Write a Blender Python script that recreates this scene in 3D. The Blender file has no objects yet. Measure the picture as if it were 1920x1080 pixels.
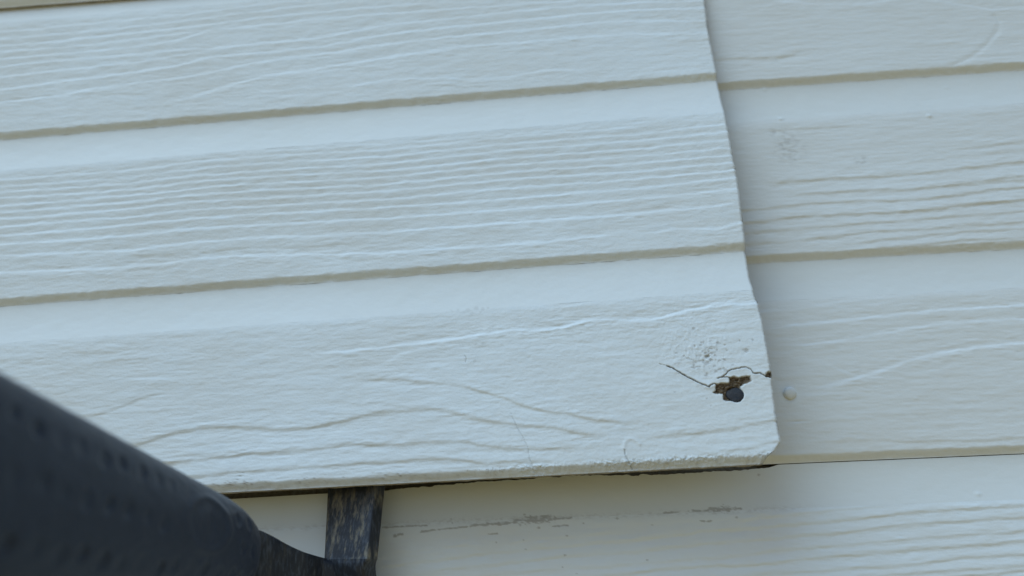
import bpy, math
import numpy as np
from mathutils import Matrix, Vector

# ------------------------------------------------------------------ camera, sky, sun, exposure
scene = bpy.context.scene
CAM_X, CAM_D, CAM_Z, CAM_PITCH, CAM_YAW, CAM_ROLL, CAM_F = (-0.0, 392.64539, -18.88289, 0.28187, -0.05463, -0.03945, 1468.83093)
def camera_basis():
    c, s = math.cos, math.sin
    fw = np.array([s(CAM_YAW)*c(CAM_PITCH), c(CAM_YAW)*c(CAM_PITCH), s(CAM_PITCH)])
    rt = np.array([c(CAM_YAW), -s(CAM_YAW), 0.0])
    up = np.cross(rt, fw)
    return rt*c(CAM_ROLL)+up*s(CAM_ROLL), -rt*s(CAM_ROLL)+up*c(CAM_ROLL), fw
_r, _u, _f = camera_basis()
cam_data = bpy.data.cameras.new('camera')
cam = bpy.data.objects.new('camera', cam_data)
scene.collection.objects.link(cam)
cam.matrix_world = Matrix(((_r[0], _u[0], -_f[0], CAM_X*1e-3), (_r[1], _u[1], -_f[1], -CAM_D*1e-3),
                           (_r[2], _u[2], -_f[2], CAM_Z*1e-3), (0, 0, 0, 1)))
cam_data.sensor_width = 36.0
cam_data.lens = CAM_F/1920*36.0
cam_data.clip_start = 0.005
cam_data.clip_end = 3000
cam_data.dof.use_dof = True
cam_data.dof.focus_distance = 0.375
cam_data.dof.aperture_fstop = 4.6
scene.camera = cam

SUN_EL, SUN_ROT = math.radians(55), math.radians(228)     # bright veiled sky high up, in front of the wall and to the left
world = bpy.data.worlds.new('World'); scene.world = world; world.use_nodes = True
wn = world.node_tree
sky = wn.nodes.new('ShaderNodeTexSky'); sky.sky_type = 'NISHITA'; sky.sun_disc = False
sky.sun_elevation = SUN_EL; sky.sun_rotation = SUN_ROT
wn.links.new(sky.outputs[0], wn.nodes['Background'].inputs[0])
wn.nodes['Background'].inputs[1].default_value = 0.095
sun_data = bpy.data.lights.new('sun', 'SUN'); sun_data.energy = 1.5; sun_data.angle = math.radians(50)
sun_data.color = (0.54, 0.80, 1.0)
sun = bpy.data.objects.new('sun', sun_data); scene.collection.objects.link(sun)
sd = Vector((math.sin(SUN_ROT)*math.cos(SUN_EL), math.cos(SUN_ROT)*math.cos(SUN_EL), math.sin(SUN_EL)))
sun.rotation_euler = (-sd).to_track_quat('-Z', 'Y').to_euler()
vs = scene.view_settings
vs.view_transform = 'Standard'; vs.look = 'None'; vs.gamma = 1.0; vs.use_curve_mapping = False
vs.exposure = 0.42

# ------------------------------------------------------------------ measured lines on the boards (millimetres on each board's face)
D = {'left':[(2,0.22,2.2,[(-417.37,276.93),(-377.52,277.33),(-338.02,277.74),(-298.92,278.63),(-260.23,281.0),(-236.14,281.94)]),(2,0.25,2.2,[(-416.43,271.6),(-376.7,272.0),(-337.34,272.39),(-298.42,273.77),(-259.87,276.12),(-221.5,277.5),(-196.03,277.29)]),(2,0.25,2.2,[(-415.57,266.79),(-375.89,266.7),(-336.78,268.05),(-297.88,268.45),(-259.5,271.26),(-221.22,271.67),(-183.26,271.79),(-145.64,271.53)]),(2,0.25,2.2,[(-414.81,262.48),(-375.16,261.92),(-332.88,262.94),(-297.59,265.57),(-259.07,265.49),(-220.97,266.37),(-183.15,266.29),(-145.7,265.74),(-108.62,265.19),(-71.92,264.65)]),(2,0.22,2.2,[(-413.87,257.26),(-374.5,257.64),(-332.22,257.7),(-308.22,259.55),(-290.17,263.88)]),(2,0.24,2.2,[(-412.94,252.06),(-373.77,252.92),(-331.56,252.51),(-311.49,252.86),(-295.54,253.42)]),(2,0.26,2.6,[(-411.6,244.57),(-372.68,245.89),(-330.84,246.89),(-307.02,248.71),(-291.22,250.2)]),(2,0.26,2.6,[(-286.6,251.79),(-258.1,252.67),(-220.33,253.06),(-182.99,258.18),(-145.77,258.59),(-108.82,260.13),(-72.22,260.35),(-36.11,258.86),(-3.49,256.75)]),(2,0.28,2.8,[(-410.01,235.78),(-371.45,238.01),(-329.95,239.92),(-298.42,242.79),(-286.06,246.17),(-257.6,246.12),(-220.03,246.97),(-182.86,251.39),(-145.82,252.92),(-109.09,253.32),(-72.65,254.2),(-36.64,253.66),(-2.73,251.23)]),(2,0.26,3.2,[(-392.31,227.37),(-369.99,228.66),(-360.67,230.65),(-332.11,231.97),(-305.32,233.44),(-281.89,235.69),(-257.1,239.63),(-219.76,241.4),(-182.73,244.58),(-145.89,246.09),(-109.37,246.3),(-86.7,246.73),(-55.16,247.42),(-3.87,242.58)]),(2,0.26,5,[(-298.95,218.51),(-288.29,221.03),(-256.3,229.11),(-219.32,232.23),(-182.54,235.36),(-145.96,238.51),(-109.68,238.45),(-73.79,237.93),(-38.34,236.96),(-3.57,233.9)]),(2,0.18,3,[(-200.35,217.62),(-190.55,219.49),(-179.21,220.14),(-146.15,218.44),(-137.23,215.95),(-123.89,215.32),(-110.58,215.75),(-95.76,217.53),(-86.92,217.97),(-76.79,216.04)]),(2,-0.13,2,[(-360.4,228.83),(-327.99,224.66),(-320.13,224.98)]),(2,-0.12,2,[(-302.57,222.85),(-296.16,221.61)]),(2,-0.12,2,[(-194.14,212.76),(-189.56,210.73),(-183.5,208.39)]),(2,-0.1,2.5,[(-149.17,213.61),(-134.36,210.81),(-119.6,210.65)]),(1,0.2,2,[(-399.06,176.3),(-324.62,175.53),(-302.65,176.46),(-288.38,177.66),(-252.29,177.7),(-181.31,175.29),(-112.1,177.03),(-44.46,176.72)]),(1,0.24,2,[(-398.27,172.09),(-324.01,170.94),(-302.1,171.87),(-287.89,173.07),(-251.94,173.28),(-181.22,171.16),(-112.26,172.92),(-44.92,172.22),(0.76,173.93)]),(1,0.27,2,[(-397.61,168.58),(-323.5,167.21),(-301.66,168.14),(-287.44,168.92),(-251.56,168.57),(-181.12,166.66),(-112.42,168.83),(-45.33,168.16),(0.1,169.47)]),(1,0.3,2,[(-396.83,164.43),(-323.0,163.5),(-301.22,164.43),(-287.04,165.21),(-251.27,164.88),(-181.04,162.59),(-112.61,163.97),(-45.82,163.33),(-0.66,164.25)]),(1,0.3,2,[(-396.01,160.05),(-322.52,159.98),(-300.73,160.34),(-286.6,161.12),(-250.94,160.8),(-180.95,158.55),(-112.77,159.95),(-46.27,158.94),(-1.36,159.48)]),(1,0.3,2,[(-395.2,155.79),(-321.95,155.74),(-300.3,156.68),(-286.16,157.06),(-250.62,156.75),(-180.86,154.15),(-112.94,155.56),(-46.72,154.59),(-1.99,155.14)]),(1,0.3,2,[(-394.43,151.72),(-321.4,151.7),(-299.81,152.64),(-285.72,153.02),(-250.23,151.92),(-180.77,150.17),(-113.11,151.2),(-47.19,149.88),(-2.62,150.84)]),(1,0.3,2,[(-393.58,147.27),(-320.74,146.88),(-299.19,147.42),(-285.2,148.21),(-249.85,147.14),(-180.67,145.43),(-113.31,146.1),(-47.67,145.22),(-3.3,146.19)]),(1,0.3,2.4,[(-392.51,141.65),(-320.08,142.1),(-298.62,142.65),(-284.64,143.04),(-249.47,142.39),(-180.56,140.35),(-113.55,139.89),(-48.18,140.21),(-3.97,141.58)]),(1,0.32,2.8,[(-391.52,136.48),(-319.22,135.79),(-297.86,136.35),(-283.99,137.13),(-248.96,136.13),(-180.42,134.15),(-113.79,133.75),(-48.82,133.96),(-4.88,135.34)]),(1,0.3,3.4,[(-390.31,130.17),(-318.04,127.21),(-296.87,128.17),(-283.09,128.96),(-248.34,128.54),(-180.24,126.13),(-114.09,126.17),(-49.66,125.69),(-6.12,126.88)]),(1,0.28,4.5,[(-388.32,119.83),(-316.71,117.62),(-295.66,118.21),(-282.08,119.76),(-247.56,118.86),(-179.98,114.49),(-114.55,114.27),(-94.47,114.06),(-81.12,114.78),(-67.87,114.91)]),(1,0.22,4,[(-44.27,114.37),(-34.95,116.0),(-12.56,113.7),(-1.13,116.97)]),(1,0.15,1.5,[(-252.52,180.63),(-181.39,179.03),(-112.03,178.69),(-44.21,179.19)]),(1,-0.1,2.5,[(-229.99,121.57),(-198.27,121.22),(-180.82,120.9)]),(1,-0.1,2.5,[(-314.59,123.51),(-282.42,122.81),(-249.37,123.53)]),(0,0.42,3.2,[(-202.66,63.74),(-182.79,64.52),(-163.08,65.16),(-137.01,67.36),(-116.31,69.11),(-95.91,67.63),(-89.46,69.18),(-80.43,71.21),(-71.56,71.36),(-59.16,69.44),(-47.95,69.15),(-40.26,71.05),(-32.61,72.7),(-17.56,74.05),(-0.97,73.99)]),(0,0.18,2.2,[(-111.87,82.59),(-100.36,79.51),(-90.1,78.87),(-75.85,81.09),(-58.06,80.68)]),(0,0.22,2.0,[(-177.0,55.98),(-175.4,57.33),(-172.18,60.1),(-163.06,62.14)]),(0,-0.3,3.0,[(-187.58,48.92),(-170.68,48.14),(-159.07,45.44),(-147.58,44.25),(-142.51,43.41),(-134.97,40.68),(-122.55,36.41),(-116.46,33.2),(-107.97,29.88),(-95.89,27.29),(-91.05,26.87),(-84.02,23.82),(-75.72,22.41),(-66.28,21.25)]),(0,-0.34,3.2,[(-300.68,23.91),(-295.48,25.21),(-285.07,27.8),(-275.86,29.18),(-263.99,30.4),(-256.03,30.58),(-245.34,29.32),(-225.52,27.21),(-212.58,27.72),(-199.75,29.16),(-190.21,31.43),(-180.63,32.43),(-172.98,32.78),(-167.89,32.92),(-152.7,32.62),(-145.17,30.9),(-140.2,28.11),(-129.07,25.9),(-122.95,24.3),(-115.66,22.46),(-105.92,22.07),(-96.32,20.3),(-89.29,17.47),(-79.83,16.15)]),(0,-0.34,2.8,[(-289.92,13.92),(-278.77,14.88),(-265.05,16.0),(-248.09,16.63),(-231.22,16.63),(-211.95,17.11),(-199.25,18.25),(-186.57,18.59),(-180.23,17.49),(-172.69,17.56),(-170.17,16.93),(-157.7,17.75),(-145.3,17.05),(-136.69,15.96),(-129.38,14.34),(-120.9,12.97),(-111.28,11.54),(-96.86,11.63)]),(0,-0.32,2.6,[(-275.78,6.73),(-265.43,7.72),(-249.9,8.44),(-230.64,9.26),(-205.16,9.43),(-186.28,9.93),(-172.53,9.2),(-170.05,9.66),(-157.67,10.2),(-147.83,9.36),(-139.28,8.01),(-129.59,6.6),(-121.12,6.74),(-104.37,5.84)]),(0,-0.26,3,[(-51.15,14.25),(-47.89,14.39),(-30.41,14.69),(-20.0,15.73),(-10.77,17.48),(-1.62,18.91)]),(0,-0.2,2.5,[(-30.43,5.29),(-21.49,5.75),(-12.43,7.18),(-2.67,9.07)]),(0,-0.22,2.5,[(-330.5,39.83),(-316.81,40.65),(-308.37,44.09),(-298.53,47.44),(-291.12,48.44)]),(0,-0.15,2,[(-293.63,51.92),(-287.68,53.75),(-280.02,52.79)]),(0,-0.15,2,[(-317.39,67.46),(-309.65,67.42),(-292.71,66.14)]),(0,0.16,2.5,[(-321.63,62.93),(-305.82,60.12),(-295.43,60.32)]),(0,0.16,2.5,[(-308.22,57.43),(-291.43,56.21),(-275.0,56.61)]),(0,-0.15,2,[(-341.02,73.37),(-332.28,72.21),(-321.55,71.69)]),(0,-0.14,2,[(-374.43,71.08),(-364.25,70.75),(-357.05,70.75)]),(0,0.12,2.5,[(-345.25,77.16),(-329.16,75.0),(-310.69,74.77)]),(0,0.2,2.0,[(-68.79,10.36),(-67.83,12.77),(-65.04,13.69),(-62.22,12.45)])],
     'right':[(2,0.2,4,[(135.44,256.55),(139.81,255.73),(160.14,252.05),(183.55,250.39),(198.41,251.31)]),(2,0.14,3,[(221.54,249.58),(248.91,240.99),(267.49,240.44)]),(2,-0.22,3,[(97.05,221.32),(108.81,221.07),(126.26,219.68),(133.56,219.54),(142.72,222.42)]),(2,-0.1,3,[(244.91,221.08),(256.36,221.4),(264.82,221.13)]),(1,-0.12,3,[(120.86,175.73),(140.03,175.22),(163.01,175.28)]),(1,-0.28,3,[(120.71,144.79),(141.89,145.36),(167.33,145.14),(180.69,144.74),(198.62,145.35),(213.61,146.4),(231.55,147.65),(249.32,148.33)]),(1,-0.3,2.2,[(130.23,137.13),(152.74,137.71),(175.0,137.38),(183.73,136.48),(197.08,136.82),(211.23,137.76)]),(1,-0.24,2.2,[(214.92,137.84),(231.28,139.04),(247.6,140.23)]),(1,-0.28,2.2,[(106.86,130.46),(126.49,131.64),(140.02,132.32),(163.69,131.6),(182.76,130.84),(198.96,131.0),(213.81,132.06),(230.27,134.06),(246.23,133.81)]),(1,-0.36,2.4,[(99.99,123.17),(103.01,123.39),(114.22,123.49),(124.09,124.89),(138.99,125.16),(162.55,124.46),(177.24,124.33),(194.91,124.81),(214.1,125.99),(228.77,126.65),(244.77,126.97)]),(1,-0.28,2.2,[(99.33,117.58),(102.34,117.79),(123.22,118.34)]),(1,-0.22,2.2,[(132.14,118.59),(154.39,119.36),(169.13,119.63),(180.78,119.3),(194.01,119.82),(212.99,120.21),(243.48,120.9)]),(1,-0.28,2,[(98.6,111.39),(101.58,111.45),(119.38,111.71)]),(1,-0.28,2.2,[(129.73,111.87),(149.0,112.92),(165.39,114.68),(175.58,114.45),(192.99,114.16),(210.54,115.04),(242.23,115.03)]),(1,-0.24,2,[(155.67,108.71),(173.41,110.23),(192.36,110.64),(211.37,111.83),(225.75,111.72),(241.48,111.53)]),(1,-0.2,2,[(166.79,105.36),(191.52,105.97),(210.52,107.4),(240.41,106.5)]),(1,-0.14,2.5,[(220.2,157.6),(239.8,159.15),(251.8,159.98)]),(1,-0.12,2.5,[(193.1,151.95),(208.18,153.0),(219.56,154.29)]),(0,0.1,2.5,[(105.99,75.73),(118.98,75.78),(148.18,79.08),(169.66,79.4)]),(0,0.28,2.6,[(110.66,67.21),(135.1,68.14),(153.74,69.0),(168.09,70.09),(182.35,70.8),(189.53,71.53),(210.6,71.49),(233.06,71.96)]),(0,0.24,2.6,[(120.01,57.07),(137.86,57.98),(152.22,59.44),(166.67,61.63),(181.04,63.45),(202.25,64.53),(231.56,64.94)]),(0,0.28,5,[(131.79,35.96),(147.69,39.7),(160.74,43.0),(174.67,47.2),(185.47,49.33),(206.72,51.86),(228.91,52.52)]),(0,0.12,3,[(132.16,48.04),(142.48,42.1),(148.34,39.45)]),(0,-0.14,3,[(121.02,38.85),(126.53,38.22),(133.47,37.88)]),(0,-0.2,2.5,[(127.78,9.57),(139.51,9.32),(157.62,8.53),(169.01,6.99),(178.12,7.37),(201.11,6.63),(219.29,7.39)]),(0,0.12,2.5,[(114.58,32.66),(125.68,32.27),(131.3,32.64)])],
     'low':[(2,-0.24,2.4,[(78.31,-26.19),(90.0,-24.76),(122.73,-22.74),(149.56,-20.97),(174.39,-19.14),(213.84,-18.18)]),(2,-0.28,2.4,[(-91.17,-40.53),(-65.33,-38.47),(-44.45,-36.7),(-23.66,-35.34),(-2.95,-34.11),(29.43,-32.78),(48.91,-31.16),(68.33,-29.54),(91.39,-29.0),(125.82,-27.5),(148.72,-26.05),(163.98,-24.78),(192.17,-24.01),(212.67,-23.69)]),(2,-0.28,2.4,[(-70.23,-43.64),(-51.5,-42.32),(-23.86,-40.54),(-3.21,-38.79),(29.03,-37.85),(54.23,-35.97),(90.7,-34.51),(115.54,-33.11),(124.96,-33.27),(147.88,-31.08),(172.44,-29.7),(211.57,-28.88)]),(2,-0.22,2.4,[(-44.69,-46.43),(-24.06,-45.38),(28.59,-43.33),(38.25,-42.75),(82.3,-41.08),(97.67,-39.34),(124.18,-38.45),(146.82,-37.44),(171.27,-36.04),(210.22,-35.19)]),(2,-0.3,2.4,[(-0.68,-48.73),(28.27,-47.42),(53.29,-45.54),(85.53,-45.72),(110.32,-43.41),(132.88,-42.83),(151.69,-41.69),(170.28,-41.44),(188.95,-40.3),(209.36,-39.22)]),(2,-0.26,2.4,[(27.88,-52.38),(66.03,-50.93),(96.32,-49.69),(122.64,-48.78),(159.89,-47.81),(178.68,-45.77),(208.08,-45.27)]),(2,-0.24,2.4,[(65.5,-55.84),(112.65,-53.36),(155.52,-51.67),(186.92,-50.5),(207.1,-49.86)]),(2,-0.24,2.4,[(55.56,-60.86),(112.08,-57.34),(190.02,-53.26),(206.54,-52.49)]),(2,-0.16,2.4,[(-86.31,-33.8),(-68.78,-33.76),(-44.34,-32.12),(-23.5,-31.54),(-6.86,-30.17),(24.83,-28.56)]),(2,-0.16,2.4,[(-89.1,-36.34),(-68.79,-35.73),(-44.39,-34.28),(-23.58,-33.51),(-2.84,-32.15)])],
     'cracks':[(0.27,1.5,[(-45.5,46.16),(-43.58,45.32),(-36.82,40.45),(-31.91,37.35),(-27.89,35.37)]),(0.22,0.5,[(-48.73,47.37),(-45.5,46.16)]),(0.26,1.2,[(-27.89,35.37),(-27.12,36.14),(-25.74,36.61),(-24.49,36.11)]),(0.24,1.1,[(-23.54,39.09),(-21.05,39.48),(-18.17,38.87)]),(0.24,1.0,[(-21.85,39.39),(-19.55,40.7),(-18.74,41.69),(-16.96,42.62),(-13.26,43.07),(-12.2,43.49),(-10.25,43.35),(-8.25,42.24),(-7.6,40.53),(-6.87,40.2)]),(0.27,1.2,[(-7.13,40.22),(-4.53,40.05),(-2.5,38.53),(-0.18,37.96)]),(0.14,0.3,[(-118.47,28.97),(-115.97,22.36),(-111.76,14.25),(-111.05,10.04),(-109.06,1.7)]),(0.22,0.6,[(-68.38,9.6),(-68.34,7.4),(-67.16,4.42),(-65.59,0.72)]),(0.2,0.4,[(-244.14,9.06),(-247.01,5.26),(-249.93,2.1)]),(0.18,0.35,[(-139.43,58.18),(-138.5,56.14),(-139.17,54.21)])],
     'ridges':[(0.28,0.8,[(-68.5,9.36),(-68.41,11.32),(-67.29,13.33),(-65.02,13.89),(-62.44,12.71),(-61.6,11.33)]),(0.12,1.2,[(-27.79,36.05),(-31.82,38.04),(-36.73,41.14)])],
     'hole':[(-24.78,36.41),(-21.45,36.67),(-18.88,36.3),(-18.52,38.76),(-16.46,39.31),(-14.61,38.5),(-12.54,39.19),(-9.23,39.39),(-8.86,36.74),(-11.79,35.56),(-13.79,34.45),(-14.49,32.45),(-18.12,28.27),(-21.37,28.27),(-22.45,28.88),(-22.32,31.59),(-25.4,31.99),(-26.64,32.54),(-25.28,33.83)],
     'notch':[(-2.84,38.41),(-1.21,40.38),(0.94,40.72),(0.44,37.78)],
     'nail':(-16.91,31.11),'specks':[(-25.5,47.91,0.89),(-27.71,46.36,1.33),(-29.35,46.61,0.74),(-21.4,55.68,0.81),(-9.34,51.26,1.04),(-8.43,50.7,0.59),(-19.56,47.5,0.59),(-21.87,42.95,1.04),(-23.94,42.39,0.89),(-19.95,42.47,0.89),(-28.69,40.61,0.74),(-32.62,47.19,0.74),(-33.64,44.44,0.74),(-31.7,43.96,0.59),(-27.41,51.09,0.89),(-30.21,50.22,0.67),(-25.93,52.06,0.67),(-24.46,53.03,0.59),(-28.5,52.95,0.52),(-24.09,50.86,0.67),(-20.78,55.28,0.67),(-17.59,51.83,0.52),(-10.94,56.02,0.44),(-5.27,55.97,0.44),(-28.02,56.51,0.59),(-28.93,54.78,0.52),(-31.92,49.98,0.44),(-37.25,50.35,0.44),(-35.38,49.15,0.44),(-33.81,48.33,0.59),(-43.6,33.97,0.44),(-29.61,30.01,0.44),(-28.13,26.53,0.52),(-35.07,28.31,0.37),(-24.26,44.86,0.59),(-26.42,43.6,0.52),(-18.44,43.77,0.59),(-16.32,44.67,0.44),(-23.57,49.9,0.43),(-26.33,49.82,0.29),(-17.56,50.16,0.28),(-24.77,50.86,0.51),(-25.08,47.3,0.51),(-26.97,49.39,0.5),(-25.9,50.5,0.24),(-27.16,50.29,0.27),(-26.21,53.58,0.5),(-40.68,52.35,0.25),(-22.5,42.98,0.41),(-40.21,42.37,0.41),(-33.1,45.83,0.28),(-29.16,47.5,0.37),(-26.87,51.4,0.41),(-17.91,54.3,0.33),(-26.3,49.63,0.28),(-18.55,52.71,0.35),(-23.26,53.4,0.34),(-26.89,48.82,0.39),(-25.17,50.74,0.25),(-30.97,53.11,0.29),(-26.27,49.78,0.4),(-21.25,47.2,0.38),(-20.74,43.25,0.45),(-19.14,47.02,0.25),(-31.12,63.38,0.47),(-29.61,49.59,0.46),(-27.54,49.75,0.27),(-28.73,47.56,0.48),(-26.76,49.11,0.34),(-31.64,54.94,0.35),(-28.08,41.15,0.49),(-15.72,50.09,0.41),(-22.01,46.95,0.47),(-30.9,44.88,0.24),(-27.67,50.86,0.46),(-28.94,48.34,0.5),(-26.16,49.33,0.45),(-25.71,53.23,0.51),(-23.2,49.84,0.42),(-26.54,49.66,0.42),(-27.77,49.2,0.31),(-30.48,47.59,0.45),(-27.06,48.85,0.39),(-25.6,47.79,0.34),(-25.79,51.7,0.47),(-23.41,47.67,0.47),(-24.02,55.11,0.35),(-32.03,44.93,0.47),(-27.86,47.54,0.49),(-25.15,49.71,0.46),(-25.7,49.22,0.48),(-21.99,52.38,0.41),(-23.76,50.04,0.32),(-26.78,46.82,0.31),(-25.02,48.35,0.38),(-25.77,49.71,0.35),(-28.69,52.18,0.44),(-25.71,50.34,0.32)],
     'dirt_left':[(-124.69,156.16,0.67),(-240.5,56.49,0.8),(-228.83,54.92,0.53),(-137.57,80.51,1.33),(-133.35,81.3,1.33),(-130.22,80.79,1.07),(-142.03,81.12,0.8),(-127.59,81.14,0.8),(-145.99,81.14,0.53),(-137.1,62.81,0.8),(-133.99,63.12,0.8),(-130.65,63.15,0.8),(-139.69,62.19,0.53),(-134.68,54.7,0.8),(-274.0,139.64,0.27),(-103.44,132.99,0.4),(-72.6,132.11,0.4),(-93.46,58.16,0.4),(-84.96,11.44,0.53),(-135.45,16.68,0.67),(-181.56,20.02,0.67),(-177.25,19.04,0.53),(-194.03,21.22,0.53),(-184.2,15.52,0.53),(-121.58,21.47,0.4),(-135.5,78.7,1.07),(-131.56,79.23,0.8),(-139.42,79.54,0.8),(-290.4,69.9,0.53),(-199.88,126.64,0.27)],
     'dirt_low_lines':[(0.35,[(-89.22,-22.38),(-79.3,-22.28),(-67.29,-22.05)]),(0.4,[(-70.13,-24.89),(-65.2,-24.6),(-56.75,-23.98),(-47.62,-23.38)]),(0.6,[(-46.22,-23.17),(-39.9,-22.73),(-30.12,-22.56),(-24.18,-22.25)]),(1.5,[(-24.16,-21.79),(-18.93,-21.65),(-11.97,-21.58),(-6.4,-21.32)]),(0.7,[(-20.96,-20.37),(-14.69,-20.27),(-7.04,-20.23)]),(0.6,[(-6.4,-21.32),(2.61,-21.26)]),(0.5,[(60.75,-20.16),(65.44,-20.44),(69.63,-20.4)]),(1.3,[(69.11,-20.38),(72.79,-20.21),(76.99,-20.02)]),(0.5,[(76.99,-20.02),(83.24,-20.0)]),(0.6,[(-82.83,-26.3),(-78.94,-25.77)]),(0.5,[(63.91,-25.1),(68.6,-25.12)]),(0.35,[(47.04,-20.76),(53.91,-20.41)]),(0.3,[(-6.59,-24.9),(0.69,-24.51)]),(0.4,[(-37.94,-27.26),(-33.05,-26.98)])],
     'dirt_low':[(-19.86,-18.94,0.7),(-55.63,-19.6,0.5),(-54.82,-21.51,0.5),(-13.18,-25.19,0.9),(0.68,-24.7,0.6),(-3.28,-25.15,0.5),(0.07,-29.3,0.6),(-1.46,-38.07,0.6),(-2.65,-43.52,0.6),(-33.89,-31.17,0.5),(-20.69,-30.53,0.6),(8.32,-23.99,0.5),(24.27,-22.27,0.6),(-19.84,-34.82,0.5),(3.71,-46.5,0.4),(37.04,-41.53,0.5),(80.7,-23.96,0.8),(24.5,-22.35,0.7),(40.79,-26.01,0.5),(93.98,-4.76,0.8),(58.64,-20.33,0.5),(75.39,-17.92,0.5)],
     'smudge':[(130.56,164.54,9,9),(126.2,174.36,5,3),(166.36,154.87,4,2.5)],
     'bump_right':[(206.27,178.26,1.0),(128.39,182.38,0.9),(219.6,195.79,0.6),(122.6,202.24,0.9),(172.95,28.06,0.5),(141.73,53.41,0.4)],
     'bump_low':[(193.62,-17.66,0.9),(166.07,0.4,0.6)],
     'curl':[(222.21,206.65),(229.9,209.77),(234.56,211.89),(239.48,215.24),(244.5,219.01),(249.0,223.69),(252.3,227.64),(254.12,233.01),(252.33,236.58)],
     'nail_right':(113.19,33.24),'lowtop':[(-175.92,-6.09),(-121.55,-5.13),(-89.27,-4.86),(-41.3,-2.68),(-25.43,-2.3),(11.37,-1.5),(34.74,-2.46),(63.15,-2.61),(88.86,-2.15),(99.15,-1.57)],
     'edge':[(0.09,256.84),(-0.68,238.04),(-0.73,236.56),(-0.77,228.83),(-0.14,206.55),(0.41,184.81),(0.78,138.05),(-0.83,104.0),(-1.19,85.73),(-0.89,82.95),(-0.5,76.12),(0.01,74.73),(0.67,65.34),(0.7,43.95),(0.64,42.2),(-0.1,31.61),(-0.79,21.51),(-0.78,9.04)],
     'corner':[(-0.78,9.04),(-3.57,5.27),(-7.04,3.4)],
     'cam':[-5.0454217297608316e-14,392.64539207387287,-18.88288855934276,0.2818709205308228,-0.05462767258760573,-0.03944913609612782,1468.8309331261623],
     'q':[1.5225255986565096,0.100282596405271,0.011925292961814622,0.0501438168357563,-0.00826753680791457,-1.6926100122127041,93.5628629539804]}

L, HC, CR, DEP = 101.6, 4.0, 20.9, 2.7      # lap height, lip bevel height, cove height, cove depth
# ------------------------------------------------------------------ helpers
def link(o, parent=None):
    scene.collection.objects.link(o)
    if parent is not None: o.parent = parent
    return o
def empty(name, loc=(0, 0, 0)):
    o = bpy.data.objects.new(name, None); o.empty_display_size = 0.02; o.location = loc
    return link(o)
def mesh_obj(name, V, F, mat, parent=None, smooth=True, attrs=None):
    """V in millimetres (n,3), F list/array of faces."""
    me = bpy.data.meshes.new(name)
    V = np.asarray(V, dtype=np.float64)*1e-3
    if isinstance(F, np.ndarray):
        n = len(F); k = F.shape[1]
        me.vertices.add(len(V)); me.vertices.foreach_set('co', V.astype(np.float32).ravel())
        me.loops.add(n*k); me.loops.foreach_set('vertex_index', F.astype(np.int32).ravel())
        me.polygons.add(n)
        me.polygons.foreach_set('loop_start', np.arange(0, n*k, k, dtype=np.int32))
        me.polygons.foreach_set('loop_total', np.full(n, k, dtype=np.int32))
        me.update(calc_edges=True)
    else:
        me.from_pydata(V.tolist(), [], F); me.update()
    if smooth: me.polygons.foreach_set('use_smooth', np.ones(len(me.polygons), dtype=bool))
    for k, a in (attrs or {}).items():
        at = me.attributes.new(k, 'FLOAT', 'POINT'); at.data.foreach_set('value', np.asarray(a, dtype=np.float32).ravel())
    me.validate()
    o = bpy.data.objects.new(name, me); me.materials.append(mat)
    return link(o, parent)
def grid_faces(nr, nc, flip=False):
    i = np.arange(nr-1)[:, None]*nc + np.arange(nc-1)[None, :]
    i = i.ravel()
    F = np.stack([i, i+nc, i+nc+1, i+1], 1)
    return F[:, ::-1].copy() if flip else F

_lat = {}
def vnoise(x, y, seed=0):
    """smooth value noise, about -1..1"""
    if seed not in _lat: _lat[seed] = np.random.RandomState(seed+11).rand(256, 256)*2-1
    T = _lat[seed]
    xi = np.floor(x).astype(int); yi = np.floor(y).astype(int)
    fx = x-xi; fy = y-yi
    fx = fx*fx*(3-2*fx); fy = fy*fy*(3-2*fy)
    a = T[xi & 255, yi & 255]; b = T[(xi+1) & 255, yi & 255]; c = T[xi & 255, (yi+1) & 255]; d = T[(xi+1) & 255, (yi+1) & 255]
    return (a*(1-fx)+b*fx)*(1-fy) + (c*(1-fx)+d*fx)*fy
def fbm(x, y, seed=0, o=3):
    s = 0; a = 1.0
    for k in range(o): s = s+a*vnoise(x*2**k, y*2**k, seed+k); a *= .55
    return s
def sstep(a, b, x):
    t = np.clip((x-a)/(b-a), 0, 1); return t*t*(3-2*t)
def seg_dist(px, pz, pts):
    best = np.full(px.shape, 1e9)
    for (x0, z0), (x1, z1) in zip(pts[:-1], pts[1:]):
        dx, dz = x1-x0, z1-z0; t = np.clip(((px-x0)*dx+(pz-z0)*dz)/(dx*dx+dz*dz+1e-9), 0, 1)
        best = np.minimum(best, np.hypot(px-x0-t*dx, pz-z0-t*dz))
    return best
def in_poly(px, pz, poly):
    ins = np.zeros(px.shape, bool); n = len(poly)
    for i in range(n):
        x0, z0 = poly[i]; x1, z1 = poly[(i+1) % n]
        c = ((z0 > pz) != (z1 > pz)) & (px < (x1-x0)*(pz-z0)/(z1-z0+1e-12)+x0)
        ins ^= c
    return ins

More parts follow.
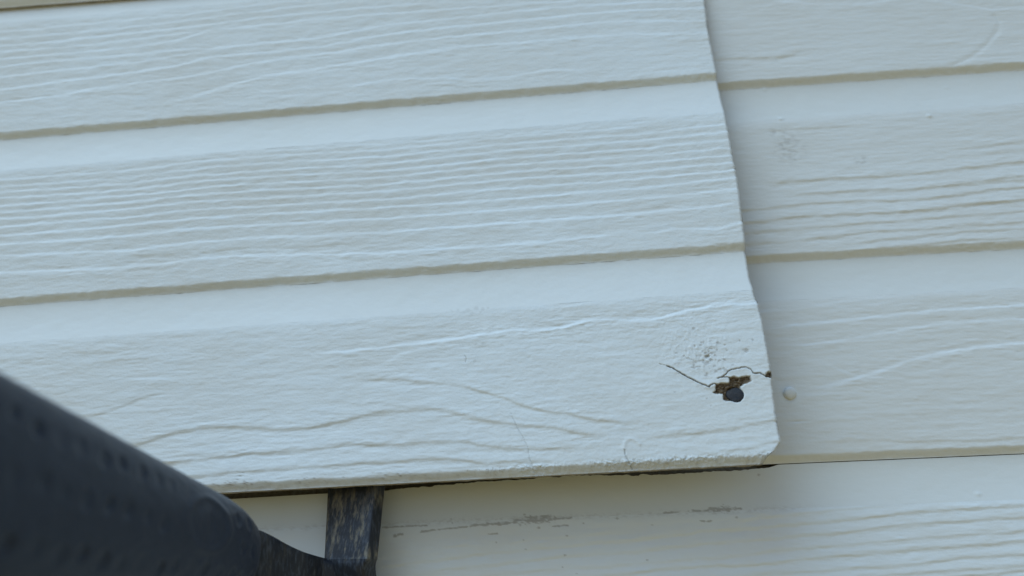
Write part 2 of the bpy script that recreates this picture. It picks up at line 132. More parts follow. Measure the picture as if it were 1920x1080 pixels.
# ------------------------------------------------------------------ materials
def new_mat(name):
    m = bpy.data.materials.new(name); m.use_nodes = True
    nt = m.node_tree; b = nt.nodes['Principled BSDF']
    return m, nt, b
def nd(nt, t, **kw):
    n = nt.nodes.new(t)
    for k, v in kw.items():
        if k.startswith('i_'):
            key = k[2:]; key = int(key) if key.isdigit() else key.replace('_', ' ')
            n.inputs[key].default_value = v
        else: setattr(n, k, v)
    return n
def mixc(nt, fac, a, b, blend='MIX'):
    n = nt.nodes.new('ShaderNodeMix'); n.data_type = 'RGBA'; n.blend_type = blend
    for sock, val in ((n.inputs[0], fac), (n.inputs[6], a), (n.inputs[7], b)):
        if hasattr(val, 'links'): nt.links.new(val, sock)
        else: sock.default_value = val if sock is n.inputs[0] else (tuple(val)+(1,))[:4]
    return n.outputs[2]
def ramp(nt, src, p0, p1, c0=(0, 0, 0, 1), c1=(1, 1, 1, 1)):
    r = nt.nodes.new('ShaderNodeValToRGB'); nt.links.new(src, r.inputs[0])
    e = r.color_ramp.elements; e[0].position = p0; e[1].position = p1; e[0].color = c0; e[1].color = c1
    return r.outputs[0]
def noise(nt, co, scale, detail=4, rough=.55):
    n = nd(nt, 'ShaderNodeTexNoise', i_Scale=scale, i_Detail=detail, i_Roughness=rough); nt.links.new(co, n.inputs['Vector']); return n.outputs['Fac']

def paint_material(name, base, tint, rough, peel, chalk):
    """exterior house paint over embossed fibreboard: chalky blotches, brush texture, exposed brown board and dirt where the board carries them"""
    m, nt, b = new_mat(name); lk = nt.links.new
    tc = nd(nt, 'ShaderNodeTexCoord'); mp = nd(nt, 'ShaderNodeMapping'); mp.inputs['Scale'].default_value = (.45, 1, 1); lk(tc.outputs['Object'], mp.inputs[0])
    mp2 = nd(nt, 'ShaderNodeMapping'); mp2.inputs['Scale'].default_value = (.12, 1, 1); lk(tc.outputs['Object'], mp2.inputs[0])
    big = noise(nt, mp.outputs[0], 22, 3); mid = noise(nt, mp.outputs[0], 160, 4); fine = noise(nt, tc.outputs['Object'], 900, 3, .6)
    streak = noise(nt, mp2.outputs[0], 420, 3)
    c = mixc(nt, ramp(nt, big, .35, .68), base, tint)
    c = mixc(nt, ramp(nt, mid, .48, .75), c, tuple(x*chalk for x in base))
    grime = nt.nodes.new('ShaderNodeMath'); grime.operation = 'MULTIPLY'; lk(ramp(nt, fine, .66, .8), grime.inputs[0]); grime.inputs[1].default_value = .10
    c = mixc(nt, grime.outputs[0], c, (.42, .38, .30))
    wear = nd(nt, 'ShaderNodeAttribute', attribute_name='wear'); dirt_shade = nd(nt, 'ShaderNodeAttribute', attribute_name='dirt')
    fibre = mixc(nt, ramp(nt, noise(nt, mp.outputs[0], 1400, 3), .3, .7), (.25, .185, .115), (.09, .065, .04))
    c = mixc(nt, wear.outputs['Fac'], c, fibre)
    c = mixc(nt, dirt_shade.outputs['Fac'], c, (.14, .10, .055))
    lk(c, b.inputs['Base Color'])
    b.inputs['Specular IOR Level'].default_value = .35
    rg = nd(nt, 'ShaderNodeMapRange'); lk(mid, rg.inputs[0]); rg.inputs[3].default_value = rough-.08; rg.inputs[4].default_value = rough+.1
    lk(rg.outputs[0], b.inputs['Roughness'])
    bm = nd(nt, 'ShaderNodeBump', i_Strength=peel, i_Distance=.0007); lk(mid, bm.inputs['Height'])
    bm2 = nd(nt, 'ShaderNodeBump', i_Strength=peel*1.0, i_Distance=.0003); lk(fine, bm2.inputs['Height']); lk(bm.outputs[0], bm2.inputs['Normal'])
    bm3 = nd(nt, 'ShaderNodeBump', i_Strength=peel*.5, i_Distance=.0004); lk(streak, bm3.inputs['Height']); lk(bm2.outputs[0], bm3.inputs['Normal'])
    lk(bm3.outputs[0], b.inputs['Normal'])
    return m
M_LOOSE = paint_material('weathered white paint', (.695, .74, .745), (.645, .665, .645), .6, .5, .96)
M_WALL = paint_material('cream white paint', (.715, .75, .75), (.68, .70, .685), .5, .27, .98)
M_LOWER = paint_material('pale white paint', (.725, .78, .80), (.70, .735, .735), .5, .27, .98)
M_COVE = paint_material('smooth white paint', (.70, .735, .73), (.68, .71, .695), .55, .12, .99)
def simple_mat(name, c0, c1, scale, rough, bump=.2, metal=0.0, stretch=(1, 1, 1), dist=.0005):
    m, nt, b = new_mat(name); lk = nt.links.new
    tc = nd(nt, 'ShaderNodeTexCoord'); mp = nd(nt, 'ShaderNodeMapping'); mp.inputs['Scale'].default_value = stretch; lk(tc.outputs['Object'], mp.inputs[0])
    n = noise(nt, mp.outputs[0], scale, 5, .6)
    lk(mixc(nt, ramp(nt, n, .35, .7), c0, c1), b.inputs['Base Color'])
    b.inputs['Roughness'].default_value = rough; b.inputs['Metallic'].default_value = metal
    bm = nd(nt, 'ShaderNodeBump', i_Strength=bump, i_Distance=dist); lk(n, bm.inputs['Height']); lk(bm.outputs[0], b.inputs['Normal'])
    return m
M_CORE = simple_mat('raw fibreboard with paint drips', (.36, .33, .26), (.24, .20, .14), 500, .85, .5)
M_FELT = simple_mat('old building felt', (.11, .10, .07), (.06, .055, .042), 260, .9, .4)
M_GROUND = simple_mat('dry grass and soil', (.60, .38, .125), (.48, .30, .10), 3.0, .95, .3, dist=.02)
M_RUBBER = simple_mat('dark rubber', (.003, .012, .032), (.007, .018, .042), 350, .5, .25)
M_RUBBER.node_tree.nodes['Principled BSDF'].inputs['Specular IOR Level'].default_value = .5
_rb = M_RUBBER.node_tree.nodes['Principled BSDF']; _rb.inputs['Sheen Weight'].default_value = .12; _rb.inputs['Sheen Roughness'].default_value = .4   # dusty film
M_NAIL = simple_mat('dark rusted steel', (.010, .014, .022), (.028, .026, .026), 700, .62, .9, .2)
def worn_steel():
    m, nt, b = new_mat('black enamel worn to rusty steel'); lk = nt.links.new
    tc = nd(nt, 'ShaderNodeTexCoord'); mp = nd(nt, 'ShaderNodeMapping'); mp.inputs['Scale'].default_value = (1, 1, .25); mp.inputs['Rotation'].default_value = (0, .35, 0)
    lk(tc.outputs['Object'], mp.inputs[0])
    a = noise(nt, mp.outputs[0], 260, 6, .7); s = noise(nt, mp.outputs[0], 900, 4, .6); g = noise(nt, tc.outputs['Object'], 90, 3)
    c = mixc(nt, ramp(nt, s, .5, .72), (.016, .02, .028), (.07, .085, .11))
    att = nd(nt, 'ShaderNodeAttribute', attribute_name='worn')
    mm = nt.nodes.new('ShaderNodeMath'); mm.operation = 'MULTIPLY'; lk(ramp(nt, a, .50, .63), mm.inputs[0]); lk(att.outputs['Fac'], mm.inputs[1])
    c = mixc(nt, mm.outputs[0], c, mixc(nt, ramp(nt, g, .4, .6), (.26, .225, .15), (.13, .12, .10)))
    lk(c, b.inputs['Base Color']); b.inputs['Roughness'].default_value = .48
    b.inputs['Metallic'].default_value = .15
    bm = nd(nt, 'ShaderNodeBump', i_Strength=.4, i_Distance=.0004); lk(a, bm.inputs['Height']); lk(bm.outputs[0], b.inputs['Normal'])
    return m
M_STEEL = worn_steel()

# ------------------------------------------------------------------ board surfaces
def line_relief(u, z, lines, lap, seed):
    """raised and sunken grain lines pressed into one lap; u (nc,), z (nr,)"""
    h = np.zeros((len(z), len(u)))
    g = np.arange(u.min()-5, u.max()+6, 1.0)
    ker = np.exp(-.5*(np.arange(-9, 10)/3.0)**2); ker /= ker.sum()
    for k, (lp, amp, lam, pts) in enumerate(lines):
        if lp != lap: continue
        P = sorted(pts); xs = [a for a, _ in P]; zs = [b for _, b in P]
        zc = np.interp(g, xs, zs)
        zc = np.convolve(np.pad(zc, 9, mode='edge'), ker, 'valid')
        zc = zc + .32*vnoise(g/7.0, g*0+k*3.3, seed) + .2*vnoise(g/2.5, g*0+k*5.1, seed+1)+.12*vnoise(g/1.3, g*0+k*6.7, seed+5)
        env = sstep(xs[0]-10, xs[0]+8, g)*(1-sstep(xs[-1]-8, xs[-1]+10, g))
        if xs[0] < EXT[0]: env = np.maximum(env, (g < xs[0]+10))
        if xs[-1] > EXT[1]: env = np.maximum(env, (g > xs[-1]-10))
        am = (.95 if amp > 0 else 1.18)*amp*env*(1+.28*vnoise(g/14.0, g*0+k*1.7, seed+2)+.35*vnoise(g/4.0, g*0+k*2.9, seed+3))
        zc = np.interp(u, g, zc); am = np.interp(u, g, am)
        wid = (.72 if amp > 0 else .85)+.24*vnoise(u/11, u*0+k*4.1, seed+4)
        sel = (am != 0)
        if not sel.any(): continue
        d = zc[None, sel]-z[:, None]
        h[:, sel] += am[None, sel]*np.tanh(d/wid[None, sel])*np.exp(-np.abs(d)/(lam*1.3))
    return h
EXT = (-1e9, 1e9)
def lap_profile(zl, wob=0):
    """outward offset of the plain section; zl height above the lap's bottom, bevel at the foot, cove at the head"""
    t = np.clip((L-zl)/CR, 0, 1)
    sl = 1.9*(DEP-.45)/CR; lam = .42/sl                 # the cove runs out softly into the grained face
    cove = -.42-(DEP-.42)*(1-t**1.9)
    e = HC+wob
    b = np.clip((e-zl)/HC, 0, 1)
    bev = -DEP*(.45*b+.55*b*b*(3-2*b))
    return np.where(zl > L-CR, cove, bev-.42*np.exp(-np.maximum(L-CR-zl, 0)/lam))
def spacing(*segs):
    out = [segs[0][0]]
    for a, b, st in segs:
        n = max(1, int(round((b-a)/st))); out += list(np.linspace(a, b, n+1)[1:])
    return np.array(out)
# ------------------------------------------------------------------ ground and house wall
def slab(name, x0, x1, y0, y1, z0, z1, mat, parent=None):
    V = [(x, y, z) for z in (z0, z1) for y in (y0, y1) for x in (x0, x1)]
    F = [(0, 2, 3, 1), (4, 5, 7, 6), (0, 1, 5, 4), (2, 6, 7, 3), (0, 4, 6, 2), (1, 3, 7, 5)]
    return mesh_obj(name, V, F, mat, parent, smooth=False)
g = slab('ground', -4e5, 4e5, -4e5, 4e5, -1450, -1400, M_GROUND); g['kind'] = 'structure'

house = empty('house', (0, 0, -1.4))
house['label'] = 'house side clad in cream white embossed lap boards behind the loose board'
house['category'] = 'house'
def under_house(o): o.location = (0, 0, 1.4)
sh = slab('sheathing', -3200, 3200, 11, 120, -1400, 2200, M_FELT, house); under_house(sh)
sh['label'] = 'dark building felt in the gap behind the loose board'

# ---- boards that are still nailed flat: right, lower and upper
def wall_board(label, x0, xsegs, zbase, off, lines, seed, laps, dzs, vis, paint, top_fn=None, extra=None):
    """one three-lap board; laps are listed as (index, row step); off = how far the face stands out"""
    global EXT
    EXT = vis
    u = spacing(*xsegs)
    # raw underside, ends and back
    zt = top_fn(u) if top_fn is not None else np.full(len(u), zbase+3*L-.25)
    zz = np.linspace(zbase, zbase+3*L-.25, 160)
    prof = np.concatenate([lap_profile(np.mod(zz-zbase, L))])
    V = []; F = []
    def strip(front, back):
        n = len(front); o = len(V); V.extend(front); V.extend(back)
        for i in range(n-1): F.append((o+i, o+i+1, o+n+i+1, o+n+i))
    yb = 10.2
    strip([(a, -(off-DEP), zbase) for a in u], [(a, yb, zbase) for a in u])
    strip([(a, -(off-DEP), t) for a, t in zip(u, zt)], [(a, yb, t) for a, t in zip(u, zt)])
    for e in (u[0], u[-1]):
        te = zt[0] if e == u[0] else zt[-1]
        strip([(e, -(off+p), min(q, te)) for p, q in zip(prof, zz)], [(e, yb, min(q, te)) for q in zz])
    o = len(V); V.extend([(u[0], yb, zbase), (u[-1], yb, zbase), (u[-1], yb, zt[-1]), (u[0], yb, zt[0])]); F.append((o, o+1, o+2, o+3))
    root = mesh_obj('siding_board', V, F, M_CORE, house, smooth=False); under_house(root)
    root['label'] = label
    for lap in (2, 1, 0):
        step, cstep = dzs[lap]
        b = zbase+lap*L
        # cove
        z = spacing((b+L-CR, b+L, cstep))[::-1]
        if lap == 2 and top_fn is not None:
            zt = top_fn(u)
            t = (z-z.min())/(z.max()-z.min())
            ZZ = z.min()+(zt[None, :]-z.min())*t[:, None]
        else: ZZ = np.repeat(z[:, None], len(u), 1)
        UU = np.repeat(u[None, :], len(z), 0)
        hh = lap_profile(ZZ-b)+.05*fbm(UU/9, ZZ/5, seed)
        w = np.zeros_like(hh); d = np.zeros_like(hh)
        if extra: hh, w, d = extra(UU, ZZ, hh, w, d, lap, 'cove')
        mesh_obj('cove', np.stack([UU, -(hh+off), ZZ], 2).reshape(-1, 3), grid_faces(len(z), len(u)), M_COVE, root, attrs={'wear': w, 'dirt': d})
        # grained lap with its bevelled lower edge
        z = spacing((b, b+HC, .4), (b+HC, b+L-CR, step))[::-1]
        ZZ = np.repeat(z[:, None], len(u), 1); UU = np.repeat(u[None, :], len(z), 0)
        wob = .22*vnoise(u/6, u*0+lap*7, seed+4)+.12*vnoise(u/2, u*0+lap*9, seed+5)
        hh = lap_profile(ZZ-b, wob[None, :])
        rel = line_relief(u, z, lines, lap, seed)
        fade = sstep(0, 3, L-CR+b-ZZ)
        hh = hh+.10*fbm(UU/1.6, ZZ/1.2, seed+7)*sstep(HC+1, HC-1, ZZ-b)+rel*(1+.4*fbm(UU/5, ZZ/1.1, seed+8))*np.minimum(1, .35+fade)+.075*fbm(UU/16, ZZ/2.2, seed+6)*fade+.03*fbm(UU/3, ZZ/1.5, seed+9)*fade
        w = np.zeros_like(hh); d = np.zeros_like(hh)
        if extra: hh, w, d = extra(UU, ZZ, hh, w, d, lap, 'lap')
        mesh_obj('lap', np.stack([UU, -(hh+off), ZZ], 2).reshape(-1, 3), grid_faces(len(z), len(u)), paint, root, attrs={'wear': w, 'dirt': d})
    return root

XE = D['q'][6]           # where the loose board's end stands along the wall
# right board
def right_extra(U, Z, h, w, d, lap, part):
    for x, z, r in D['bump_right']:
        q = np.hypot(U-x, Z-z)/r; h = h+r*.55*np.exp(-q**2)
    if part == 'lap' and lap == 2:
        q = seg_dist(U, Z, D['curl'])
        inside = np.exp(-(q/1.3)**2)
        h = h-.22*inside
    if part == 'lap' and lap == 1:
        for x, z, rx, ry in D['smudge']:
            e = np.exp(-(((U-x)/rx)**2+((Z-z)/ry)**2)**2)
            n = fbm(U/2.6+Z/4, Z/1.3-U/7, 31, 4)
            k = e*sstep(-.3, .9, n)
            d = np.maximum(d, k*.26); h = h-.12*k
    if part == 'lap' and lap == 0:
        x, z = D['nail_right']; q = np.hypot(U-x, Z-z)
        h = h-.18*np.exp(-((q-3.4)/1.1)**2)
        k = np.exp(-(((U-115)/4)**2+((Z-19.5)/.35)**2)); h = h-.3*k
    return h, w, d
rb = wall_board('cream board with three grained laps and a painted-over nail, right of the loose board', XE+2,
    [(XE+2.0, XE+175, .9), (XE+175, XE+1300, 7)], 0.0, 0.0, D['right'], 20, None, {2: (.42, .7), 1: (.38, .7), 0: (.42, .7)}, (XE+15, XE+105), M_WALL, None, right_extra)

# lower board: its head shows a dark ragged slit under the loose board
_lt = np.array(D['lowtop'])
def low_top(u):
    z = np.interp(u, np.concatenate([[-420, -260], _lt[:, 0], [104]]), np.concatenate([[-.4, -4.0], _lt[:, 1], [-.35]]))
    rag = (.35*vnoise(u/3.0, u*0, 41)+.25*vnoise(u/1.1, u*0, 42))*sstep(-120, -60, u)*(1-sstep(88, 104, u))
    return z-L*3+3*L+rag
def low_extra(U, Z, h, w, d, lap, part):
    if lap != 2: return h, w, d
    for x, z, r in D['bump_low']:
        q = np.hypot(U-x, Z-z)/r; h = h+r*.5*np.exp(-q**2)
    n = fbm(U/1.3, Z/.55, 51, 3)
    for wd, pts in D['dirt_low_lines']:
        q = seg_dist(U, Z, pts)
        k = sstep(wd*1.25, wd*.25, q+n*wd*.8)
        d = np.maximum(d, k*.5)
    for x, z, r in D['dirt_low']:
        k = sstep(r*1.1, r*.45, np.hypot(U-x, (Z-z)*1.2)+.15*n); d = np.maximum(d, k*.4)
    # faint grime along the old paint line
    q = np.abs(Z+CR-.3*vnoise(U/8, U*0, 52)); d = np.maximum(d, .16*np.exp(-(q/1.3)**2)*sstep(.0, .9, n+.35)*sstep(-240, -160, U)*(1-sstep(95, 130, U)))
    return h, w, d
lb = wall_board('cream board with dense grain and a dirty line, below the loose board', 0,
    [(-1300, -230, 8), (-230, -110, 1.2), (-110, 105, .62), (105, 260, 1.0), (260, 1300, 8)], -3*L, 0.0, D['low'], 60, None, {2: (.36, .42), 1: (2.5, 1.5), 0: (2.5, 1.5)}, (-110, 185), M_LOWER, low_top, low_extra)
# upper board, only its foot shows in the top left corner
ub = wall_board('cream board whose lower edge overlaps the head of the loose board, top left corner', 0,
    [(-1300, -480, 8), (-480, 300, 1.6), (300, 1300, 8)], 289.2, 5.2, [], 80, None, {2: (2.5, 1.5), 1: (2.5, 1.5), 0: (.8, 1.0)}, (-1, 1), M_WALL)

# painted-over nail in the right board
def lathe(prof, cx, cy, cz, n=28, jit=0, seed=3, tilt=(0, 0)):
    """profile (radius, outward) turned about the wall normal"""
    V = []; F = []; rng = np.random.RandomState(seed); j = 1+jit*np.array([vnoise(np.array([2.1*math.cos(2*math.pi*i/n)+9]), np.array([2.1*math.sin(2*math.pi*i/n)+seed]), seed)[0] for i in range(n)])
    for r, o in prof:
        for i in range(n):
            a = 2*math.pi*i/n; x = r*j[i]*math.cos(a); z = r*j[i]*math.sin(a)
            V.append((cx+x, cy-o-(x*tilt[0]+z*tilt[1]), cz+z))
    m = len(prof)
    for k in range(m-1):
        for i in range(n): F.append((k*n+i, k*n+(i+1) % n, (k+1)*n+(i+1) % n, (k+1)*n+i))
    F.append(tuple((m-1)*n+i for i in range(n)))
    return V, F
x, z = D['nail_right']
V, F = lathe([(3.3, -.6), (3.15, .25), (2.9, .9), (2.3, 1.35), (1.4, 1.6), (.5, 1.68)], x, 0, z, 30, .05, 5, (-.1, .12))
nh = mesh_obj('nail_head', V, F, M_WALL, rb)
nh['label'] = 'round nail head painted over in cream'
# ------------------------------------------------------------------ the loose board, sprung out from the wall
A0, B0, C0, E0, GAM, DZ0, DX0 = D['q']
def lift(x, w):
    k0 = B0+E0*x/300
    k = .5*(k0+np.sqrt(k0*k0+.0004))
    return A0+w*k+C0*w*w/300
def place(u, z, h):
    """board coordinates (millimetres from its right end, height on its face, relief) to the world"""
    dz = z-3*L; c, s = math.cos(GAM), math.sin(GAM)
    X = DX0+u*c+dz*s; Z = 3*L+DZ0-u*s+dz*c
    w = 3*L-Z
    Y = -lift(X, w)
    return np.stack([X, Y-h, Z], -1)
_e = sorted([(b, a) for a, b in D['edge']]+[(b, a) for a, b in D['corner'][1:]]+[(0.0, -9.2), (-5.0, -9.6), (310.0, 0.2)])
_ez = np.array([a for a, _ in _e]); _eu = np.array([b for _, b in _e])
def end_shift(z):
    return np.interp(z, _ez, _eu)+.14*vnoise(z/2.2, z*0, 71)+.1*vnoise(z/.8, z*0, 72)
loose = empty('siding_board')
loose['label'] = 'loose white siding board pried out from the wall, cracked around a nail at its corner'
loose['category'] = 'siding board'
EXT = (-360, -6)
HOLE = D['hole']; hx = np.array(HOLE)
U_COARSE = spacing((-1250, -440, 8), (-440, -20, 1.25), (-20, 0, .45))
U_FINE = spacing((-1250, -440, 8), (-440, -140, 1.15), (-140, 0, .34))
def warp_u(u, z):
    e = end_shift(z)
    return u[None, :]+e[:, None]*sstep(-22, 0, u)[None, :]
def end_round(U, z):
    q = (end_shift(z)[:, None]-U)/1.3
    return -1.2*np.clip(1-q, 0, 1)**2
for lap in (2, 1, 0):
    b = lap*L
    u = U_COARSE if lap else U_FINE
    z = spacing((b+L-CR, b+L, .7))[::-1]
    U = warp_u(u, z); Z = np.repeat(z[:, None], len(u), 1)
    h = lap_profile(Z-b)+.05*fbm(U/9, Z/5, 90+lap)+.02*fbm(U/2, Z/1.5, 95)+end_round(U, z)
    d = np.zeros_like(h); w = np.zeros_like(h)
    for x, zz, r in D['dirt_left']:
        k = sstep(max(r, .5)*1.2, max(r, .5)*.5, np.hypot(U-x, Z-zz)); d = np.maximum(d, k*.14)
    mesh_obj('cove', place(U, Z, h).reshape(-1, 3), grid_faces(len(z), len(u)), M_COVE, loose, attrs={'wear': w, 'dirt': d})
    step = .42 if lap else .34
    z = spacing((b, b+HC, .3), (b+HC, b+L-CR, step))[::-1]
    U = warp_u(u, z); Z = np.repeat(z[:, None], len(u), 1)
    wob = .25*vnoise(u/6, u*0+lap*7, 101)+.2*vnoise(u/1.8, u*0+lap*9, 102)
    h = lap_profile(Z-b, wob[None, :])
    fade = sstep(0, 2.5, L-CR+b-Z)
    h = h+(1.2 if lap == 1 else 1.0)*line_relief(u, z, D['left'], lap, 110+lap)*(1+.42*fbm(U/5, Z/1.1, 118))*np.minimum(1, .4+fade)
    rough = .07 if lap else .09
    h = h+fade*(rough*fbm(U/14, Z/2.4, 120+lap)+rough*.65*fbm(U/3.2, Z/1.6, 125+lap))
    if lap: h = h+.12*fbm(U/1.8, Z/1.2, 119)*sstep(HC+1.2, HC-1, Z-b)
    h = h+end_round(U, z)
    w = np.zeros_like(h); d = np.zeros_like(h)
    for x, zz, r in D['dirt_left']:
        n = vnoise(U/.8, Z/.8, 140)
        k = sstep(max(r, .5)*1.2, max(r, .5)*.5, np.hypot(U-x, Z-zz)+.25*n); d = np.maximum(d, k*.1)
    if lap == 0:
        n = fbm(U/1.4, Z/1.4, 150, 3); n2 = fbm(U/.5, Z/.4, 155, 2)
        for x, zz, r in D['specks']:
            q = np.hypot((U-x)*.8, (Z-zz)*1.15)+.42*n+.22*n2
            k = sstep(r*1.2, r*.4, q); w = np.maximum(w, k*.36); h = h-.14*k
        for wd, dep, pts in D['cracks']:
            q = seg_dist(U+.12*n, Z+.12*n, pts)
            k = sstep(wd*1.05, wd*.35, q); h = h-dep*k; d = np.maximum(d, k*(.3 if dep > .7 else .04)); w = np.maximum(w, k*(.8 if dep > .7 else .28))
            h = h+.16*np.exp(-(q/1.6)**2)*sstep(.5, 1.2, dep)*(1-k)
        for amp, wd, pts in D['ridges']:
            h = h+amp*np.exp(-(seg_dist(U, Z, pts)/wd)**2)
        crumb = np.exp(-(np.hypot(U+31.5, Z-55)/15.0)**2); h = h+crumb*.22*sstep(.1, 1.0, n)+crumb*.08*n2
        # crumbled hole round the nail
        q = seg_dist(U, Z, HOLE+[HOLE[0]]); ins = in_poly(U, Z, HOLE)
        sdist = np.where(ins, -q, q)+.22*n+.15*n2
        k = sstep(.25, -.35, sdist)
        h = h-k*(1.7+.8*n+.9*n2); w = np.maximum(w, k)
        nx, nz = D['nail']
        d = np.maximum(d, .75*k*np.exp(-(np.hypot(U-nx+1.2, Z-nz-2.5)/3.4)**2))
        r0 = np.hypot(U-nx, Z-nz)
        pit = sstep(4.0, 3.1, r0); h = h-pit*1.2
        h = h+.35*np.exp(-(np.hypot(U-nx+1, Z-nz-6.0)/6.5)**2)*(1-k)
        # broken notch at the end
        ins = in_poly(U, Z, D['notch']); q = seg_dist(U, Z, D['notch']+[D['notch'][0]])
        k = sstep(.35, -.4, np.where(ins, -q, q)+.25*n2); h = h-2.2*k; w = np.maximum(w, k)
        # bruised lower edge
        edge = np.exp(-((Z-HC)/1.3)**2)
        foot = sstep(HC+2.0, HC-.5, Z)
        h = h+(edge+.7*foot)*(.26*n2+.16*n)*sstep(-1.0, .8, vnoise(U/18, Z*0, 160))
        k = (edge+.5*foot)*sstep(.7, 1.25, n2+.45*vnoise(U/9, Z*0, 161)); w = np.maximum(w, .5*k); d = np.maximum(d, sstep(HC+.2, HC-1.0, Z)*(.13+.12*np.clip(n, 0, 1)))  # last mask darkens the downward bevel: shade put into its colour
        ce = sstep(3.0, .4, end_shift(z)[:, None]-U)*(1-sstep(4, 10, Z)); w = np.maximum(w, .6*ce*sstep(-.3, .6, n2)); h = h+.35*ce*n2
        k = sstep(1.3, .2, end_shift(z)[:, None]-U)*sstep(.35, 1.0, n2+.25); w = np.maximum(w, .35*k)
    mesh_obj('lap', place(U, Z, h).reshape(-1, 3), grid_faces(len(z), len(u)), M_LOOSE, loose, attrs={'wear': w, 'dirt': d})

# raw core: underside, ends and back of the loose board
TH = 10.5
V = []; F = []
def strip2(front, back):
    n = len(front); o = len(V); V.extend(map(tuple, front)); V.extend(map(tuple, back))
    for i in range(n-1): F.append((o+i, o+i+1, o+n+i+1, o+n+i))
u = U_COARSE; z0 = np.zeros(1)
ub_ = warp_u(u, z0)[0]
rag = .5*vnoise(u/4, u*0, 171)+.35*vnoise(u/1.4, u*0, 172)
mid = place(ub_, np.full(len(u), -.5)+.35*rag, np.full(len(u), -DEP-1.5))
strip2(place(ub_, np.zeros(len(u)), np.full(len(u), -DEP)), mid)
strip2(mid, place(ub_, np.full(len(u), -.2)+.3*rag, np.full(len(u), -TH)))
zs = np.linspace(0, 3*L, 420)
prof = lap_profile(np.where(zs >= 3*L-1e-6, L, np.mod(zs, L)))
for uu in (-1250.0, 0.0):
    ue = uu+(end_shift(zs) if uu == 0 else 0*zs)
    fr = prof-(1.2 if uu == 0 else 0)
    strip2(place(ue, zs, fr), place(ue-(1.2 if uu == 0 else 0), zs, np.full(len(zs), -TH)))
strip2(place(u, np.full(len(u), 3*L), np.full(len(u), -DEP)), place(u, np.full(len(u), 3*L), np.full(len(u), -TH)))
ug = np.concatenate([np.linspace(-1250, -440, 20), np.linspace(-420, 0, 60)]); zg = np.linspace(0, 3*L, 70)
G = place(np.repeat(ug[None], 70, 0)+end_shift(zg)[:, None]*sstep(-22, 0, ug)[None]-1.2*sstep(-22, 0, ug)[None], np.repeat(zg[:, None], len(ug), 1), np.full((70, len(ug)), -TH)).reshape(-1, 3)
o = len(V); V.extend(map(tuple, G)); F.extend([tuple(int(i)+o for i in f) for f in grid_faces(70, len(ug))])
mesh_obj('board_core', V, F, M_CORE, loose, smooth=False)

# the dark nail left standing in the crumbled hole
nx, nz = D['nail']
c = place(np.array([nx]), np.array([nz]), np.array([-1.2]))[0]
V, F = lathe([(1.6, -9.5), (1.65, -1.2), (2.0, -.9), (3.1, -.55), (3.35, 0), (3.3, .45), (2.9, .7), (1.2, .78), (.4, .8)], c[0], c[1], c[2], 32, .2, 9, (.18, -.22))
nail = mesh_obj('nail', V, F, M_NAIL)
nail['label'] = 'dark rusty nail head in the crumbled hole at the loose board corner'; nail['category'] = 'nail'

# ------------------------------------------------------------------ pry bar
bar = empty('pry_bar')
bar['label'] = 'dark pry bar with dimpled grip, its worn blade levering under the loose board'; bar['category'] = 'pry bar'
def loft(name, secs, nper, mat, power=4.0, disp=None, attr=None, sub=6, caps=True):
    """secs: (centre, half-axis vector A, half-axis vector B); smooth superellipse tube through them"""
    C = np.array([s[0] for s in secs], float); A = np.array([s[1] for s in secs], float); B = np.array([s[2] for s in secs], float)
    n = len(secs); t = np.arange(n); tt = np.linspace(0, n-1, (n-1)*sub+1)
    def cr(P):
        out = np.empty((len(tt), 3))
        Pp = np.vstack([2*P[0]-P[1], P, 2*P[-1]-P[-2]])
        for i, a in enumerate(tt):
            k = min(int(a), n-2); f = a-k
            p0, p1, p2, p3 = Pp[k], Pp[k+1], Pp[k+2], Pp[k+3]
            out[i] = .5*((2*p1)+(-p0+p2)*f+(2*p0-5*p1+4*p2-p3)*f*f+(-p0+3*p1-3*p2+p3)*f**3)
        return out
    C, A, B = cr(C), cr(A), cr(B)
    th = np.linspace(0, 2*np.pi, nper, endpoint=False)
    ct, st = np.cos(th), np.sin(th)
    ca = np.sign(ct)*np.abs(ct)**(2/power); sa = np.sign(st)*np.abs(st)**(2/power)
    V = C[:, None, :]+A[:, None, :]*ca[None, :, None]+B[:, None, :]*sa[None, :, None]
    if disp is not None: V = disp(V, C, tt, th)
    m = len(tt)
    F = []
    for k in range(m-1):
        for i in range(nper): F.append((k*nper+i, k*nper+(i+1) % nper, (k+1)*nper+(i+1) % nper, (k+1)*nper+i))
    if caps: F.append(tuple(range(nper-1, -1, -1))); F.append(tuple((m-1)*nper+i for i in range(nper)))
    Vf = V.reshape(-1, 3)
    return mesh_obj(name, Vf, F, mat, bar, attrs=attr(Vf) if attr else None)
W18 = np.array([math.cos(.5), -math.sin(.5), 0]); N18 = np.array([-math.sin(.5), -math.cos(.5), 0])
def worn_attr(Vf):
    z = Vf[:, 2]; a = sstep(-37, -34, z)*(1-sstep(-12, -2, z)); return {'worn': np.clip(a+.12, 0, 1)}
bl = [((-100.0, 1.5, 50), 14.0, .7), ((-100.0, -2.5, 28), 15.0, 2.2), ((-99.9, -8.2, 2), 15.6, 3.8), ((-100.0, -11.9, -16), 14.7, 4.0), ((-100.0, -15.9, -33.0), 13.6, 4.1),
      ((-100.0, -16.6, -35.6), 13.5, 4.2), ((-100.7, -15.6, -40), 12.7, 4.6), ((-100.4, -10.5, -56), 12.6, 5.5), ((-100, -7.5, -68), 12.4, 5.8)]
loft('blade', [(c, W18*a, N18*b_) for c, a, b_ in bl], 56, M_STEEL, 11.0, None, worn_attr, 7)
UPV = np.array([0, 0, 1.0])
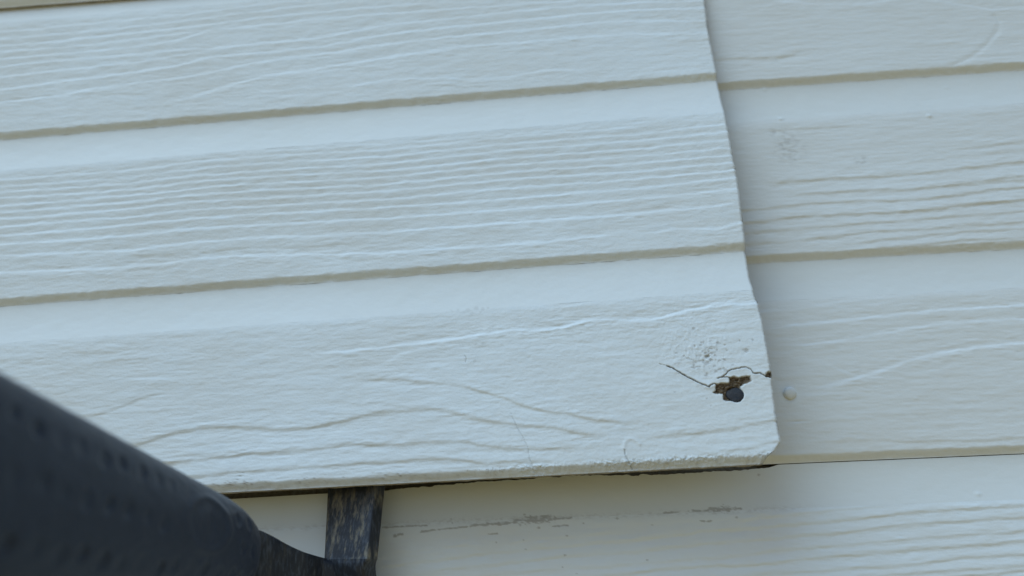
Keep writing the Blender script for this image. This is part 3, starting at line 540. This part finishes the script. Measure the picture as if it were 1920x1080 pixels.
sk_ = [((-137.5, -72, -38), 14, 5, 1.5), ((-136, -52, -37.5), 17.0, 5, 1.2), ((-131, -45, -40.8), 17.8, 4.6, .95), ((-126, -37, -45.3), 18, 4.4, .9), ((-120, -30, -49.2), 18, 4.3, .85), ((-112, -19, -53.2), 18.2, 4.2, .75), ((-102, -12, -55), 17, 4, .6)]
loft('shank', [(c, UPV*a, np.array([-math.sin(ang), -math.cos(ang), 0])*b_) for c, a, b_, ang in sk_], 40, M_STEEL, 6.0, None, lambda Vf: {'worn': .16*np.ones(len(Vf))}, 8)
G1 = np.array([-135.0, -52.3, -31.5]); G2 = np.array([-150.8, -185.3, -7.4])
GAX = (G2-G1)/np.linalg.norm(G2-G1); GLEN = float(np.linalg.norm(G2-G1))
GA = np.cross(GAX, [0, 0, 1.0]); GA /= np.linalg.norm(GA); GB = np.cross(GA, GAX)
def grip_mesh():
    """moulded rubber sleeve, oval in section: rounded nose, shallow dimples in rows, one raised oval badge on the side"""
    END = GLEN*1.32; ST = 0.0
    s = spacing((ST, ST+14, .4), (ST+14, END, .6)); th = np.linspace(0, 2*np.pi, 260, endpoint=False)
    hb = 17+10*s/GLEN; ha = 11+3*s/GLEN
    nose = np.clip((s-ST)/34.0, 0, 1); nf = .48+.52*np.sqrt(np.clip(1-(1-nose)**2, 0, 1))
    tail = np.clip((s-(END-14))/14, 0, 1); nf = nf*np.sqrt(np.clip(1-tail**2, .02, 1))
    S, T = np.meshgrid(s, th, indexing='ij')
    c = np.sign(np.cos(T))*np.abs(np.cos(T))**(2/2.6); sn = np.sign(np.sin(T))*np.abs(np.sin(T))**(2/2.6)
    A = (ha*nf)[:, None]*c; B = (hb*nf)[:, None]*sn
    disp = np.zeros_like(S); rng = np.random.RandomState(7)
    for row in range(int((END-ST)/9.5)-1):
        for j, q0 in enumerate((-.55, .02, .55)):          # rows of dimples up the flat side
            for sgn in (-1, 1):
                cs = ST+10+row*9.5+(4.5 if j % 2 else 0)+rng.uniform(-1.2, 1.2)
                if sgn < 0 and j in (1, 2) and 30 < cs < 74: continue
                hbc = np.interp(cs, s, hb)
                q = np.hypot(S-cs, B-q0*hbc-rng.uniform(-1, 1))/rng.uniform(2.4, 3.2)
                k = sstep(1.2, .35, q)*(np.sign(A) == sgn)
                disp -= .95*k*rng.uniform(.25, 1.0)
    q = np.hypot((S-52)/15.0, (B-4.5)/9.0)
    disp += .6*np.exp(-((q-1)/.15)**2)*(A < 0)
    q = np.hypot((S-49)/3.0, (B-5)/5.0); disp -= .7*np.exp(-q**2)*(A < 0)
    disp += .10*fbm(S/6, T*6, 201)
    nl = np.hypot(A/ha[:, None]**2, B/hb[:, None]**2)+1e-6
    A = A+disp*(A/ha[:, None]**2)/nl; B = B+disp*(B/hb[:, None]**2)/nl
    V = G1+S[..., None]*GAX+A[..., None]*GA+B[..., None]*GB
    nr, nc = S.shape
    i = np.arange(nr-1)[:, None]*nc; j = np.arange(nc)[None, :]
    F = np.stack([(i+j).ravel(), (i+(j+1) % nc).ravel(), (i+nc+(j+1) % nc).ravel(), (i+nc+j).ravel()], 1)
    return mesh_obj('grip', V.reshape(-1, 3), F, M_RUBBER, bar)
gr = grip_mesh()
gr['label'] = 'dark rubber grip with round dimples'
